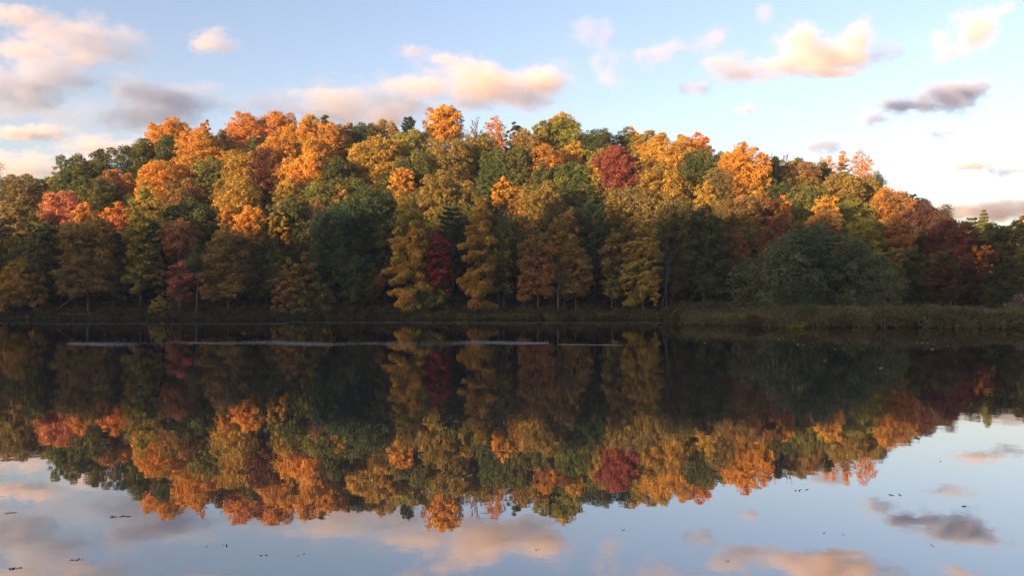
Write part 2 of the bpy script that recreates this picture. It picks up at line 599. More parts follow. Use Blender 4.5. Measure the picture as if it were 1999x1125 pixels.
def sparse_tree(t, w, h, colour, second, leaf, amount, bark, leaf_from=0.3, start=0.25):
    r = max(0.13, h * 0.010)
    paths, tips = twig_paths(h, w, r, 5 if amount <= 0 else 4, start, thin=0.075 if amount <= 0 else 0.03)
    V, Q = tube_arrays(paths, 5)
    link('trunk', mesh_from('trunk', V, Q, 4, [bark], smooth=True), t)
    if amount <= 0:
        return
    allp = np.concatenate([q[0][1:] for q in paths])
    allp = allp[allp[:, 2] > h * leaf_from]
    n = int(amount * 3600)
    c = allp[rng.integers(0, len(allp), n // 9)]
    pick = rng.integers(0, len(c), n)
    p = c[pick] + rng.normal(0, 1, (n, 3)) * np.array([0.6, 0.6, 0.45]) * max(0.7, w / 9)
    nn = norm(rng.normal(size=(n, 3)) + np.array([-0.3, -0.5, 0.3]))
    v = cards(p, nn, leaf * rng.uniform(0.6, 1.2, n))
    ct = rng.uniform(0.75, 1.25, len(c))
    me = mesh_from('crown', v, np.arange(4 * n), 4, [LEAF], np.repeat(ct[pick] * rng.uniform(.8, 1.2, n), 4), np.repeat(np.clip(rng.normal(.3, .25, n), 0, 1), 4))
    o = link('crown', me, t)
    o.color = (*colour, 1)
    o['second_colour'] = [float(x) for x in second]


def conifer(t, w, h, colour, second, leaf, base, spire=False, density=1.0):
    """whorls of drooping or level boughs carrying needle sprays"""
    r = max(0.12, h * 0.011)
    z = np.linspace(-0.5, h * 0.985, 8)
    paths = [(np.stack([rng.normal(0, .03, 8), rng.normal(0, .03, 8), z], 1), np.linspace(r, 0.04, 8))]
    P, Nn, hue = [], [], []
    zl = base
    while zl < h * 0.98:
        f = (zl - base) / (h - base)
        reach = w / 2 * ((1 - f) if spire else (0.55 + 0.45 * math.sin(math.pi * (0.25 + 0.62 * f))) * (1 if f < 0.75 else (1 - f) * 2.6 + 0.35))
        nb = 7 if spire else int(rng.integers(4, 6))
        a0 = rng.uniform(0, 6.28)
        for b in range(nb):
            a = a0 + b * 6.283 / nb + rng.normal(0, 0.25)
            L_ = max(0.5, reach * rng.uniform(0.65, 1.1))
            up = (-0.25 if spire else 0.16) * L_
            k = np.linspace(0, 1, 5)
            br = np.stack([np.cos(a) * L_ * k, np.sin(a) * L_ * k, zl + up * k + (0.12 if spire else 0.05) * L_ * k * k], 1)
            paths.append((br, np.linspace(r * .3 * (1 - .6 * f), 0.025, 5)))
            m = int(density * (34 + 60 * L_) * 0.30 / leaf)
            kk = rng.uniform(0.25, 1.05, m)
            q = np.stack([np.interp(kk, k, br[:, j]) for j in range(3)], 1)
            wd = (0.18 + 0.22 * L_) * (1.1 - kk * 0.6)
            side = np.array([-math.sin(a), math.cos(a), 0])
            q = q + side * (rng.normal(0, 0.55, m) * wd)[:, None] + np.array([0, 0, 1]) * (rng.normal(0.05, 0.16, m) * (0.5 + 0.2 * L_))[:, None]
            P.append(q)
            Nn.append(norm(rng.normal(size=(m, 3)) * 0.8 + np.array([0, 0, 0.7])))
            hue.append(np.full(m, rng.random()))
        zl += (0.55 if spire else rng.uniform(0.9, 1.5)) * (1 if not spire else 1 + h / 40)
    V, Q = tube_arrays(paths, 5)
    link('trunk', mesh_from('trunk', V, Q, 4, [BARK], smooth=True), t)
    p, nn, hh = np.concatenate(P), np.concatenate(Nn), np.concatenate(hue)
    n = len(p)
    v = cards(p, nn, leaf * rng.uniform(0.6, 1.3, n), 0.4)
    me = mesh_from('crown', v, np.arange(4 * n), 4, [LEAF], np.repeat(rng.uniform(.65, 1.3, n), 4), np.repeat(hh * 0.7, 4))
    o = link('crown', me, t)
    o.color = (*colour, 1)
    o['second_colour'] = [float(x) for x in second]


def solve_depth(px, py, H):
    """the depth on the slope at which a tree H tall has its top at px, py"""
    for Y in np.arange(202, 300, 1.0):
        p = at(px, py, Y)
        if p[2] - float(ground(p[0], Y)) <= H:
            return float(Y)
    return 296.0


# kind letters: r round, o oval, c column, d dome, s sparse, b bare, p pine, f spruce
# (kind, x, top y, width px, colour, label, options)
T = []


def tr(kind, x, y, w, colour, label, **k):
    T.append((kind, x, y, w, colour, label, k))


# --- left end of the wood
tr('s', 6, 322, 74, 'dark olive', 'thin dark olive tree with see-through crown at the left end of the skyline', amount=1.7, H=27)
tr('r', 26, 343, 50, 'olive gold', 'small olive gold crown behind the thin see-through tree at the left end', H=21)
tr('r', 55, 344, 72, 'brown', 'ragged brown crown on the low left skyline beside the thin see-through tree', H=24)
tr('r', 88, 352, 58, 'rust', 'rusty orange crown left above the salmon red maple', H=22)
tr('r', 122, 338, 76, 'olive', 'olive crown on the skyline directly behind the salmon red maple', H=22)
tr('r', 128, 376, 76, 'salmon', 'bright salmon red maple at the left of the wood, the pinkest lit crown', H=25, ybot=462)
tr('r', 168, 396, 62, 'orange', 'dull orange crown touching the right side of the salmon red maple', H=23, second='rust')
tr('r', 158, 302, 92, 'olive', 'tall lumpy olive green tree on the left shoulder of the skyline', H=27, second='green')
tr('r', 190, 348, 74, 'dark olive', 'dark olive crown between the salmon maple and a bright orange crown', H=23)
tr('r', 245, 288, 118, 'dark green', 'broad dark green oak on the left skyline shoulder', H=24)
tr('r', 229, 332, 66, 'orange', 'bright orange crown in front of the broad dark green skyline oak', H=22, ybot=404, second='rust')
tr('r', 232, 395, 58, 'orange red', 'orange red crown half hidden left of the tall yellow green tree', H=23)
tr('o', 279, 358, 86, 'yellow green', 'tall yellow green tree reaching from mid slope down to the left shore', D=207, base=4, ragged=.7)
tr('o', 25, 398, 78, 'brown', 'shaded rust brown tree at the left frame edge beneath the thin see-through tree', H=26, base=5)
tr('o', 80, 425, 78, 'dark green', 'dark green shaded tree below the rusty crown at the left end', D=206, base=2)
tr('o', 178, 412, 130, 'brown', 'wide shaded brown tree standing over the yellow grass and shore rocks', D=204, base=5, density=.8, ragged=.8, flat=.75)
tr('o', 226, 440, 66, 'dark olive', 'dark olive tree squeezed between the wide brown tree and the yellow green tree', D=208, base=2)
tr('r', 44, 508, 76, 'olive gold', 'low olive gold tree leaning over the left shore', D=203, base=1.2)
tr('r', -4, 535, 66, 'olive gold', 'small olive gold tree cut by the left frame edge at the water', D=202, base=1.0)
tr('d', 313, 570, 46, 'yellow green', 'small yellow green bush at the foot of the tall yellow green tree', D=200, base=0)
# --- left crest
tr('r', 330, 232, 92, 'orange gold', 'golden orange crown that begins the orange crest on the left', H=22)
tr('r', 318, 268, 118, 'dark green', 'dark green crown just below the first golden orange crest crown', H=22)
tr('r', 388, 252, 92, 'orange', 'bright orange crown right of and below the first golden crest crown', H=24)
tr('o', 401, 232, 34, 'pink orange', 'narrow pinkish orange spire-like crown standing on the left crest', H=22, base=8)
tr('r', 322, 316, 104, 'orange', 'bright orange crown above the tall yellow green tree, second orange row', H=23, ybot=408)
tr('r', 366, 350, 90, 'rust', 'dull rust crown right of the bright orange crown in the second row', H=23, second='dark olive')
tr('r', 366, 300, 48, 'orange', 'small orange crown under the pinkish spire crown', H=18)
tr('r', 408, 306, 72, 'olive', 'olive lumpy crown in the middle of the left slope among orange crowns', H=22)
tr('r', 432, 256, 52, 'rust', 'shaded rust crown in the dip between two orange crest crowns', H=20, second='brown')
tr('r', 482, 222, 88, 'pink orange', 'large pinkish orange crest crown, the left of the joined pair', H=23, ragged=.45)
tr('r', 543, 219, 84, 'pink orange', 'large pinkish orange crest crown, the right of the joined pair', H=23, ragged=.45, second='orange')
tr('p', 498, 262, 40, 'pale pine', 'small grey green pine top poking out below the joined pinkish crest crowns', H=19)
tr('r', 522, 290, 84, 'red brown', 'dark red brown shaded crown under the joined pinkish crest crowns', H=22)
tr('r', 425, 290, 48, 'orange gold', 'small orange gold crown above the lumpy olive crown', H=18)
tr('r', 472, 296, 92, 'gold', 'upper gold crown of the gold pair on the left slope', H=22)
tr('r', 466, 349, 96, 'gold', 'lower gold crown of the gold pair on the left slope', H=24, ybot=448)
tr('r', 430, 352, 50, 'olive gold', 'olive gold crown touching the left of the lower gold crown', H=21)
tr('r', 443, 402, 40, 'orange', 'small glowing orange crown at the lower left of the gold pair', H=24, base=13)
tr('r', 486, 404, 64, 'orange gold', 'orange gold crown at the lower right of the gold pair', H=24, base=11)
tr('r', 372, 392, 112, 'dark green', 'dark green crown in shade under the dull rust crown', H=25)
tr('r', 353, 430, 72, 'pink brown', 'pinkish brown crown with faintly lit top above the low dull red tree', D=207, base=13, density=.7)
tr('o', 446, 440, 116, 'bronze', 'tall shaded bronze tree on the left shore under the glowing orange crown', D=203, base=3, second='brown', ragged=.8, flat=.75)
tr('o', 353, 505, 64, 'pink brown', 'low dull red tree behind the pale trunk on the left shore', D=202, base=3, second='salmon', ragged=.9, density=.75, flat=.7)
tr('s', 384, 470, 60, 'dark olive', 'slim tree with a bare pale trunk at the water left of the bronze tree', D=201, amount=.9, leaf_from=.55, start=.5, bark='pale')
# --- crest, left of middle
tr('r', 604, 226, 100, 'orange', 'orange crown rising highest on the big orange mass left of the middle', H=24)
tr('r', 542, 268, 78, 'orange', 'orange crown on the left flank of the big orange mass', H=22)
tr('r', 600, 268, 108, 'orange', 'orange crown at the heart of the big orange mass', H=23)
tr('r', 605, 302, 104, 'orange gold', 'brightest orange crown at the bottom of the big orange mass', H=23, ybot=372)
tr('r', 652, 248, 64, 'rust', 'rust crown touching the right flank of the big orange mass', H=22)
tr('r', 632, 226, 44, 'dark olive', 'small dark olive crown on the skyline behind the big orange mass', H=20)
tr('r', 683, 242, 44, 'orange', 'small orange crown on the skyline right of the rust crown', H=20, second='rust')
tr('r', 664, 244, 50, 'dark olive', 'dark olive skyline crown between the rust crown and a small orange crown', H=20)
tr('r', 714, 242, 74, 'dark green', 'dark green skyline crown above the big gold tree', H=21)
tr('r', 748, 235, 70, 'olive gold', 'olive gold skyline crown left of the skyline pine', H=22)
tr('r', 732, 269, 104, 'gold', 'big gold tree left of the middle of the slope, lit all over', H=25, ybot=372)
tr('p', 796, 226, 46, 'pine', 'dark pine with level boughs standing out on the skyline', H=24, base=9)
tr('r', 806, 254, 106, 'yellow green', 'yellow green crown below the skyline pine', H=23)
tr('r', 866, 208, 82, 'orange gold', 'glowing orange crown that is the highest point of the skyline', H=25, ybot=284)
tr('b', 924, 218, 74, 'brown', 'leafless grey tree on the skyline right of the highest glowing crown', H=22)
tr('r', 968, 226, 46, 'pink orange', 'thin pinkish orange tree on the skyline beside the leafless grey tree', H=22, density=.4)
tr('r', 655, 308, 86, 'dark olive', 'dark olive crown right of the brightest orange crown', H=22)
tr('r', 566, 352, 70, 'olive gold', 'olive gold crown just under the left of the brightest orange crown', H=22)
tr('r', 630, 355, 82, 'olive', 'olive crown just under the right of the brightest orange crown', H=22)
tr('r', 560, 385, 92, 'dark olive', 'dark olive shaded crown above a small pale lit crown', H=24)
tr('r', 546, 410, 44, 'olive gold', 'small pale olive crown catching light amid dark crowns left of the middle', H=23, base=13)
tr('s', 610, 382, 52, 'pink brown', 'thin pinkish brown crown above the dark blue green tree', H=24, amount=1.0, leaf_from=.5)
tr('r', 664, 362, 60, 'bronze', 'bronze crown with lit top left below the big gold tree', H=22, second='gold')
tr('o', 648, 400, 112, 'blue green', 'tall dark blue green tree left of the middle, in shade', D=206, base=3.5)
tr('r', 716, 366, 116, 'dark green', 'broad dark green shaded tree right below the big gold tree', H=27, base=4, second='green')
tr('d', 588, 488, 112, 'olive', 'round bushy tree at the water with orange leaves on its lower left side', D=201, second='rust', ybase=0)
tr('o', 704, 500, 84, 'dark green', 'low dark olive green tree by the water right of the round bushy tree', D=203, base=1.2, second='olive')
tr('s', 738, 535, 46, 'pink brown', 'small pinkish brown sapling at the left foot of the yellow column tree', D=202, amount=.8)
tr('r', 786, 330, 54, 'gold', 'small gold crown right of the big gold tree', H=21, second='orange')
tr('r', 812, 296, 86, 'dark olive', 'dark olive crown below the yellow green crown near the skyline pine', H=22)
tr('c', 797, 390, 90, 'gold', 'yellow columnar tree with leaves down to the water left of the crimson maple', D=200, base=.3, second='yellow green', ragged=.55)
tr('r', 884, 274, 84, 'bronze', 'upper bronze crown of the stacked bronze pair in the middle', H=23)
tr('r', 866, 336, 112, 'bronze', 'lower bronze crown of the stacked bronze pair in the middle', H=26, second='olive gold')
tr('p', 884, 396, 66, 'blue green', 'grey green pine standing behind the crimson maple', D=209, base=8)
tr('o', 853, 447, 66, 'crimson', 'crimson red maple in the shaded front row', D=201, base=5.0, ragged=.8, density=.85, flat=.7)
tr('r', 842, 542, 62, 'yellow green', 'low green tree under the crimson maple', D=201.5, base=.8, second='green')
tr('r', 972, 288, 72, 'green', 'fresh green crown in the middle of the upper slope', H=22)
tr('r', 940, 262, 76, 'olive', 'olive crown below the leafless skyline tree', H=21, second='olive gold')
tr('p', 940, 356, 48, 'pale pine', 'pale green pine top left of the small glowing orange treetop', H=26, base=10)
tr('r', 983, 347, 46, 'orange', 'tall bare stemmed tree with only its small treetop glowing orange in the middle', D=204, base=24.5, density=.8)
tr('c', 938, 389, 84, 'olive gold', 'bronze column of a tree in the front row right of the crimson maple', D=199, base=1, second='olive gold', ragged=.55)
tr('o', 975, 440, 56, 'olive', 'shaded olive tree touching the right of the bronze column tree', D=203, base=3)
# --- crest, right of middle
tr('r', 1006, 238, 42, 'dark green', 'small dark green crown on the skyline right of the thin pinkish tree', H=22)
tr('r', 1030, 252, 66, 'bronze', 'bronze skyline crown left of the yellow green crest crowns', H=21, second='rust')
tr('r', 1060, 238, 46, 'yellow green', 'narrow yellow green skyline crown beside the big orange tipped crown', H=22)
tr('r', 1098, 221, 74, 'yellow green', 'tall yellow green skyline crown with orange tip right of the middle', H=24, second='orange gold', hue_top=.8)
tr('r', 1064, 284, 82, 'rust', 'rust orange crown under the narrow yellow green skyline crown', H=22)
tr('r', 1120, 276, 54, 'gold', 'gold crown under the orange tipped skyline crown', H=21)
tr('r', 1164, 254, 76, 'dark green', 'dark green skyline crown behind the large red maple', H=21)
tr('r', 1226, 250, 62, 'olive', 'olive green skyline crown right behind the large red maple', H=21, second='green')
tr('r', 1233, 245, 26, 'pink orange', 'tiny pinkish treetop on the skyline above the large red maple', H=22, density=.5)
tr('r', 1263, 256, 64, 'olive gold', 'olive gold skyline crown left behind the big yellow tree', H=22)
tr('r', 1203, 287, 112, 'red', 'large red maple on the upper slope right of the middle', H=27, ragged=.3)
tr('r', 1164, 290, 58, 'yellow green', 'yellow green crown half behind the left of the large red maple', H=20)
tr('p', 1060, 322, 60, 'pale pine', 'spiky yellow green pine amid the slope right of the middle', H=21)
tr('r', 1114, 318, 82, 'green', 'green lumpy crown right of the spiky pine', H=22, second='yellow green')
tr('r', 1166, 322, 78, 'yellow green', 'yellow green lumpy crown below the large red maple', H=22, second='gold')
tr('r', 1016, 288, 76, 'olive', 'olive green crown left of the rust orange crown on the upper slope', H=22, second='green')
tr('r', 1054, 358, 98, 'bronze', 'bronze crown with golden lit top in the middle of the slope', H=24, second='olive gold')
tr('r', 1010, 362, 44, 'rust', 'small rust crown right of the small glowing orange treetop', H=23)
tr('r', 1298, 265, 102, 'gold', 'big bright yellow tree right of the large red maple, its upper crown', H=24, second='orange gold')
tr('r', 1294, 322, 108, 'gold', 'yellow crown right under the big bright yellow tree', H=23, second='bronze')
tr('r', 1328, 264, 42, 'pink orange', 'small pinkish crown on the skyline right of the big bright yellow tree', H=20)
tr('r', 1364, 260, 52, 'orange red', 'orange red crown on the skyline above a dark green crown', H=21)
tr('r', 1376, 290, 92, 'dark green', 'dark green crown between the big yellow tree and the great orange tree', H=23)
tr('r', 1379, 356, 48, 'gold', 'small gold crown lit alone left of the great orange tree', H=23, base=12)
tr('r', 1454, 280, 104, 'orange gold', 'great orange tree right of the middle, with twin peaked top', H=28, ybot=400, ragged=.45)
tr('r', 1508, 306, 60, 'dark green', 'dark green crown behind the right of the great orange tree', H=21)
tr('b', 1530, 290, 70, 'brown', 'faint leafless tree on the skyline right of the great orange tree', H=20)
tr('r', 1562, 311, 76, 'bronze', 'bronze skyline crown below the faint leafless tree', H=21, second='rust')
tr('r', 1604, 316, 56, 'dark green', 'dark green skyline crown left of the wispy pinkish trees', H=20)
tr('r', 1616, 304, 42, 'pink orange', 'leftmost of the three wispy pinkish trees on the right skyline', H=21, density=.32)
tr('o', 1648, 293, 36, 'pink orange', 'middle one of the three wispy pinkish trees, narrow as a spire', H=23, density=.45)
tr('r', 1683, 295, 52, 'pink orange', 'rightmost and widest of the three wispy pinkish trees on the skyline', H=22, density=.32)
tr('r', 1642, 338, 76, 'olive gold', 'olive gold crown under the three wispy pinkish trees', H=22, second='bronze')
tr('r', 1694, 344, 64, 'bronze', 'bronze crown under the widest wispy pinkish tree', H=21)
tr('s', 1714, 331, 30, 'dark green', 'small grey green treetop where the skyline steps down on the right', H=19, amount=1.2)
tr('r', 1575, 357, 70, 'olive', 'olive crown in the middle of the right slope, above the big rounded bush', H=23, second='bronze')
tr('r', 1528, 382, 40, 'orange red', 'small orange red crown left of the olive crown on the right slope', H=22)
tr('r', 1614, 382, 56, 'orange', 'bright orange crown glowing above the big rounded bush', H=23, base=12)
tr('r', 1604, 405, 76, 'rust', 'rust brown crown just under the glowing orange crown above the bush', H=24, second='brown')
tr('r', 1735, 367, 86, 'rust', 'large rust crown at the right shoulder of the skyline', H=23)
tr('r', 1746, 422, 78, 'red brown', 'red brown crown under the large rust shoulder crown', H=23)
tr('p', 1783, 377, 40, 'pine', 'grey green pine top right of the large rust shoulder crown', H=22)
tr('r', 1806, 394, 88, 'dark red', 'dark red brown crown on the low right skyline', H=23, second='dark brown')
tr('s', 1846, 400, 66, 'dark brown', 'ragged dark tree with gaps on the low right skyline', H=24, amount=1.7, leaf_from=.3)
tr('r', 1852, 432, 84, 'dark red', 'dark crimson crown in shade on the right slope', H=23, second='red brown')
tr('f', 1920, 403, 120, 'olive', 'pointed spruce with a lit tip on the low right skyline', H=25, base=4)
tr('p', 1899, 419, 40, 'dark green', 'dark pine left of the pointed spruce', H=22)
tr('r', 1930, 437, 88, 'dark green', 'dark green shaded crown beneath the pointed spruce', H=22)
tr('r', 1972, 434, 72, 'dark olive', 'dark olive crown near the right frame edge', H=23, second='olive')
tr('r', 1998, 424, 50, 'gold', 'gold topped crown at the right frame edge', H=23)
tr('r', 1917, 478, 44, 'rust', 'small rust crown glimpsed low between dark trees on the right', D=198, base=7)
tr('r', 1688, 428, 78, 'olive', 'olive crown behind the upper right of the big rounded bush', H=24)
tr('r', 1445, 385, 88, 'rust', 'rust crown in half shade below the great orange tree', H=24, second='brown')
tr('r', 1492, 378, 76, 'red brown', 'red brown crown below the right side of the great orange tree', H=24)
tr('r', 1525, 428, 92, 'red brown', 'red brown crown behind the top of the big rounded bush', H=23, second='dark olive')
tr('r', 1430, 450, 70, 'rust', 'shaded rust crown left behind the big rounded bush', D=210, base=5, second='brown')
# --- front row, middle to right
tr('o', 1372, 400, 104, 'dark green', 'dark green shaded tree left of the big rounded bush', D=204, base=1.5, second='dark brown', hue_top=.85)
tr('o', 1316, 392, 112, 'dark olive', 'broad dark tree with brown top behind the leaning pale trunk', D=207, base=1.5, second='brown', hue_top=.72)
tr('r', 1268, 380, 92, 'brown', 'brown crown in half shade under the yellow crowns', H=25, second='bronze')
tr('r', 1220, 372, 84, 'bronze', 'bronze brown crown in half shade above the yellow green shore tree', H=25, second='brown')
tr('o', 1255, 438, 94, 'yellow green', 'yellow green tree standing in the front row, brightest of the shaded shore trees', D=197, base=2.2, ragged=.9, flat=.75)
tr('o', 1196, 448, 66, 'olive', 'olive brown tree touching the left of the yellow green shore tree', D=200, base=3, second='brown')
tr('p', 1160, 383, 84, 'blue green', 'blue green pine with visible trunk in the shaded middle', D=209, base=6)
tr('r', 1105, 412, 72, 'brown', 'brown shaded crown left of the blue green pine', D=209, base=9)
tr('o', 1124, 474, 82, 'brown', 'shaded brown tree left below the blue green pine', D=200, base=3.5, second='bronze', density=.75, ragged=.8, flat=.75)
tr('o', 1049, 450, 94, 'brown', 'thin leaved tan tree on two slim trunks in the front row', D=197.5, base=3.2, density=.5, ragged=.8, flat=.75, second='rust')
tr('s', 1042, 425, 74, 'dark brown', 'greyish half bare tree behind the thin leaved tan tree', D=207, amount=.7)
tr('b', 1318, 470, 60, 'brown', 'leaning bare tree with a pale forked trunk right of the yellow green shore tree', D=197, poles=[(1290, 1312, 490, .12), (1300, 1303, 465, .11), (1304, 1326, 515, .07)])
tr('b', 1089, 500, 30, 'brown', 'bare pale trunk right of the thin leaved tan tree', D=197.5, poles=[(1089, 1091, 490, .2), (1098, 1106, 560, .08)])
tr('d', 1582, 436, 314, 'bush green', 'big rounded grey green bush on the right bank, wider than any tree', D=152, ragged=.3)
tr('o', 1738, 478, 66, 'olive', 'shaded olive brown tree right of the big rounded bush', D=172, base=1)
tr('o', 1786, 482, 76, 'dark green', 'shaded dark green tree second right of the big rounded bush', D=176, base=1, second='dark olive')
tr('o', 1842, 486, 86, 'dark brown', 'shaded dark brown tree behind the tall weeds on the right bank', D=172, base=1, second='dark olive')
tr('o', 1894, 505, 80, 'dark brown', 'shaded brown tree under the small rust crown on the right', D=176, base=1, second='dark red')
tr('o', 1950, 488, 84, 'dark green', 'shaded dark green tree left of the pale shrub at the right edge', D=172, base=1, second='dark brown')
tr('o', 2010, 470, 84, 'dark olive', 'shaded dark olive tree cut by the right frame edge above the pale shrub', D=178, base=1)

FILL = 'dark shaded tree deep in the wood, mostly hidden by the trees in front'
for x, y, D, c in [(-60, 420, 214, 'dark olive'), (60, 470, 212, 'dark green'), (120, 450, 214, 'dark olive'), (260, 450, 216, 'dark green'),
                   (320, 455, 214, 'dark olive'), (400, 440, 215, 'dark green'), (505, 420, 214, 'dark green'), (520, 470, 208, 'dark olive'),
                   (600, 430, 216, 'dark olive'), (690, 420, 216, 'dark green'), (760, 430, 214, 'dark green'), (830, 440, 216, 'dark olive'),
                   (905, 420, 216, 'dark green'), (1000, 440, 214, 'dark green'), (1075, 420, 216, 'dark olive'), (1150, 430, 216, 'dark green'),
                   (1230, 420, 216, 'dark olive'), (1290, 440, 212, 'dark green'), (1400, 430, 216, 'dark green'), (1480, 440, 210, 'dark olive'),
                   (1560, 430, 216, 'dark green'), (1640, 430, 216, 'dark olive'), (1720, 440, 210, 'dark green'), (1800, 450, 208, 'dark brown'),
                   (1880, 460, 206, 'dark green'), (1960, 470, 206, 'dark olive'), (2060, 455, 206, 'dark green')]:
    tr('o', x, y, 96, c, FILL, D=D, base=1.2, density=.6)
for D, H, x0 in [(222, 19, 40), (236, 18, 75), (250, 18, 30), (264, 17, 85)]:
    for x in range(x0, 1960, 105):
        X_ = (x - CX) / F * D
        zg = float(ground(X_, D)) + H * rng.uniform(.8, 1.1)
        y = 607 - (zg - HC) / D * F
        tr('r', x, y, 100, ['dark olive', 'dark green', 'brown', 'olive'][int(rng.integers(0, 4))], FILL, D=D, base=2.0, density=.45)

KIND = {'r': 'round', 'o': 'oval', 'c': 'column', 'd': 'dome'}
GROUP = 'autumn trees on the wooded hill across the pond'
for kind, x, y, w, c, label, k in T:
    D = k.get('D') or solve_depth(x, y, k.get('H', 23))
    X, Y, zt = at(x, y, D)
    g = float(ground(X, Y))
    h = zt - g
    wm = w / F * Y * (1.12 if kind == 'r' else 1.0)
    col = PAL[c]
    sec = PAL[k.get('second', NEXT[c])]
    leaf = 0.195 if D < 215 else 0.235
    name = {'p': 'pine_tree', 'f': 'spruce_tree', 'b': 'bare_tree'}.get(kind, 'autumn_tree')
    if kind == 'd':
        name = 'large_bush' if w > 120 else 'bushy_tree'
    t = thing(name, label, 'bush' if name == 'large_bush' else 'tree', (X, Y, g), GROUP)
    if kind in KIND:
        if 'ybot' in k:
            base = at(x, k['ybot'], D)[2] - g
            base = max(h * 0.15, min(base, h * 0.6))
        else:
            base = k.get('base', h * 0.27)
        if kind == 'd':
            base = 0.0
        tips = make_crown('crown', t, KIND[kind], wm, h, base, col, sec, leaf, k.get('density', 1.0), k.get('ragged', 0.45), k.get('hue_top'), k.get('flat', 0.95))
        make_trunk(t, h, max(0.16, h * 0.012), tips, BARK, top=0.78)
    elif k.get('poles'):
        paths = []
        for x0, x1, y1, r in k['poles']:
            a = np.array([(x0 - x) / F * Y, 0, -.5])
            b = np.array([(x1 - x) / F * Y, .4, at(x, y1, D)[2] - g])
            q = np.linspace(0, 1, 7)[:, None]
            P = a + (b - a) * q + rng.normal(0, .06, (7, 3))
            paths.append((P, np.linspace(r, r * .35, 7)))
            for z in (.6, .75, .9):
                st = P[int(z * 6)]
                e = st + np.array([rng.normal(0, 1.3), rng.normal(0, .8), rng.uniform(1, 2.5)])
                paths.append((np.array([st, (st + e) / 2, e]), np.array([r * .35, r * .25, .02])))
        V_, Q_ = tube_arrays(paths, 6)
        link('trunk', mesh_from('trunk', V_, Q_, 4, [PALE_BARK], smooth=True), t)
    elif kind in 'sb':
        bark = {'pale': PALE_BARK}.get(k.get('bark'), TWIG if kind == 'b' else BARK)
        sparse_tree(t, wm, h, col, sec, leaf * 0.8, k.get('amount', 0.0) if kind == 's' else 0.0, bark, k.get('leaf_from', 0.3), k.get('start', 0.25))
    else:
        conifer(t, wm, h, col, sec, leaf, k.get('base', h * 0.35), kind == 'f')

# ------------------------------------------------------------------ shore plants
def plant_patch(name, spots, colours, leaf, kind='stuff', per=90):
    """low weedy clumps: spots = list of (x, y, radius, height)"""
    S = np.array(spots)
    n = len(S) * per
    pick = np.repeat(np.arange(len(S)), per)
    d = norm(rng.normal(size=(n, 3)))
    d[:, 2] = np.abs(d[:, 2])
    rr = rng.uniform(0.45, 1.05, n)
    z0 = ground(S[:, 0], S[:, 1])
    p = np.stack([S[pick, 0] + d[:, 0] * S[pick, 2] * rr, S[pick, 1] + d[:, 1] * S[pick, 2] * rr, np.maximum(z0[pick], 0) + 0.03 + d[:, 2] * S[pick, 3] * rr], 1)
    nn = norm(d * 0.6 + rng.normal(size=(n, 3)) * 0.6)
    v = cards(p, nn, leaf * rng.uniform(0.6, 1.3, n))
    ct = rng.uniform(0.6, 1.35, len(S))
    ch = np.clip(rng.normal(0.4, 0.35, len(S)), 0, 1)
    me = mesh_from(name, v, np.arange(4 * n), 4, [LEAF], np.repeat(ct[pick] * rng.uniform(.7, 1.3, n), 4), np.repeat(np.clip(ch[pick] + rng.normal(0, .15, n), 0, 1), 4))
    o = link(name, me)
    o.color = (*colours[0], 1)
    o['second_colour'] = list(colours[1])
    o['kind'] = kind
    return o


def blades(name, xs, ys, h0, h1, colours, width=0.035, kind='stuff'):
    n = len(xs)
    z = np.maximum(ground(xs, ys), -0.25)
    hgt = rng.uniform(h0, h1, n)
    a = rng.uniform(0, math.pi, n)
    lean = rng.normal(0, 0.22, (n, 2)) * hgt[:, None]
    dx, dy = np.cos(a) * width, np.sin(a) * width
    b = np.stack([xs, ys, z], 1)
    off = np.stack([dx, dy, np.zeros(n)], 1)
    mid = b + np.stack([lean[:, 0] * .35, lean[:, 1] * .35, hgt * .6], 1)
    tip = b + np.stack([lean[:, 0], lean[:, 1], hgt], 1)
    v = np.stack([b - off, b + off, mid + off * .8, tip, mid - off * .8], 1).reshape(-1, 3)
    me = mesh_from(name, v, np.arange(5 * n), 5, [LEAF], np.repeat(rng.uniform(.6, 1.4, n), 5), np.repeat(rng.random(n), 5))
    o = link(name, me)
    o.color = (*colours[0], 1)
    o['second_colour'] = list(colours[1])
    o['kind'] = kind
    return o


def shore_samples(n, a0, a1, d0, d1, bias=1.0):
    a = rng.uniform(a0, a1, n)
    ys = shore_y(a)
    Y = ys + d0 + (d1 - d0) * rng.random(n) ** bias
    return (a - CX) / F * Y, Y


# weeds under the trees along the far shore
xs, ys = shore_samples(1500, -250, 1330, -0.5, 7.0)
plant_patch('undergrowth', np.stack([xs, ys, rng.uniform(.5, 1.4, 1500), rng.uniform(.5, 1.7, 1500)], 1), [(0.036, 0.045, 0.020), (0.075, 0.062, 0.026)], 0.16, per=80)
xs, ys = shore_samples(420, -250, 1330, 1.5, 9)
plant_patch('undergrowth', np.stack([xs, ys, rng.uniform(.9, 2.2, 420), rng.uniform(.9, 2.8, 420)], 1), [(0.040, 0.052, 0.022), (0.095, 0.070, 0.030)], 0.2, per=200)
xs, ys = shore_samples(420, -250, 1420, 6, 40)
ys = np.maximum(ys, 200)
plant_patch('undergrowth', np.stack([xs, ys, rng.uniform(1.2, 2.8, 420), rng.uniform(1.5, 4.5, 420)], 1), [(0.026, 0.034, 0.016), (0.06, 0.045, 0.022)], 0.24, per=220)
xs, ys = shore_samples(16000, 800, 1320, 0.0, 5.0)
blades('grass', xs, ys, .5, 1.25, [(0.085, 0.115, 0.032), (0.17, 0.155, 0.05)], .05)
xs, ys = shore_samples(9000, -250, 810, -0.3, 3.5)
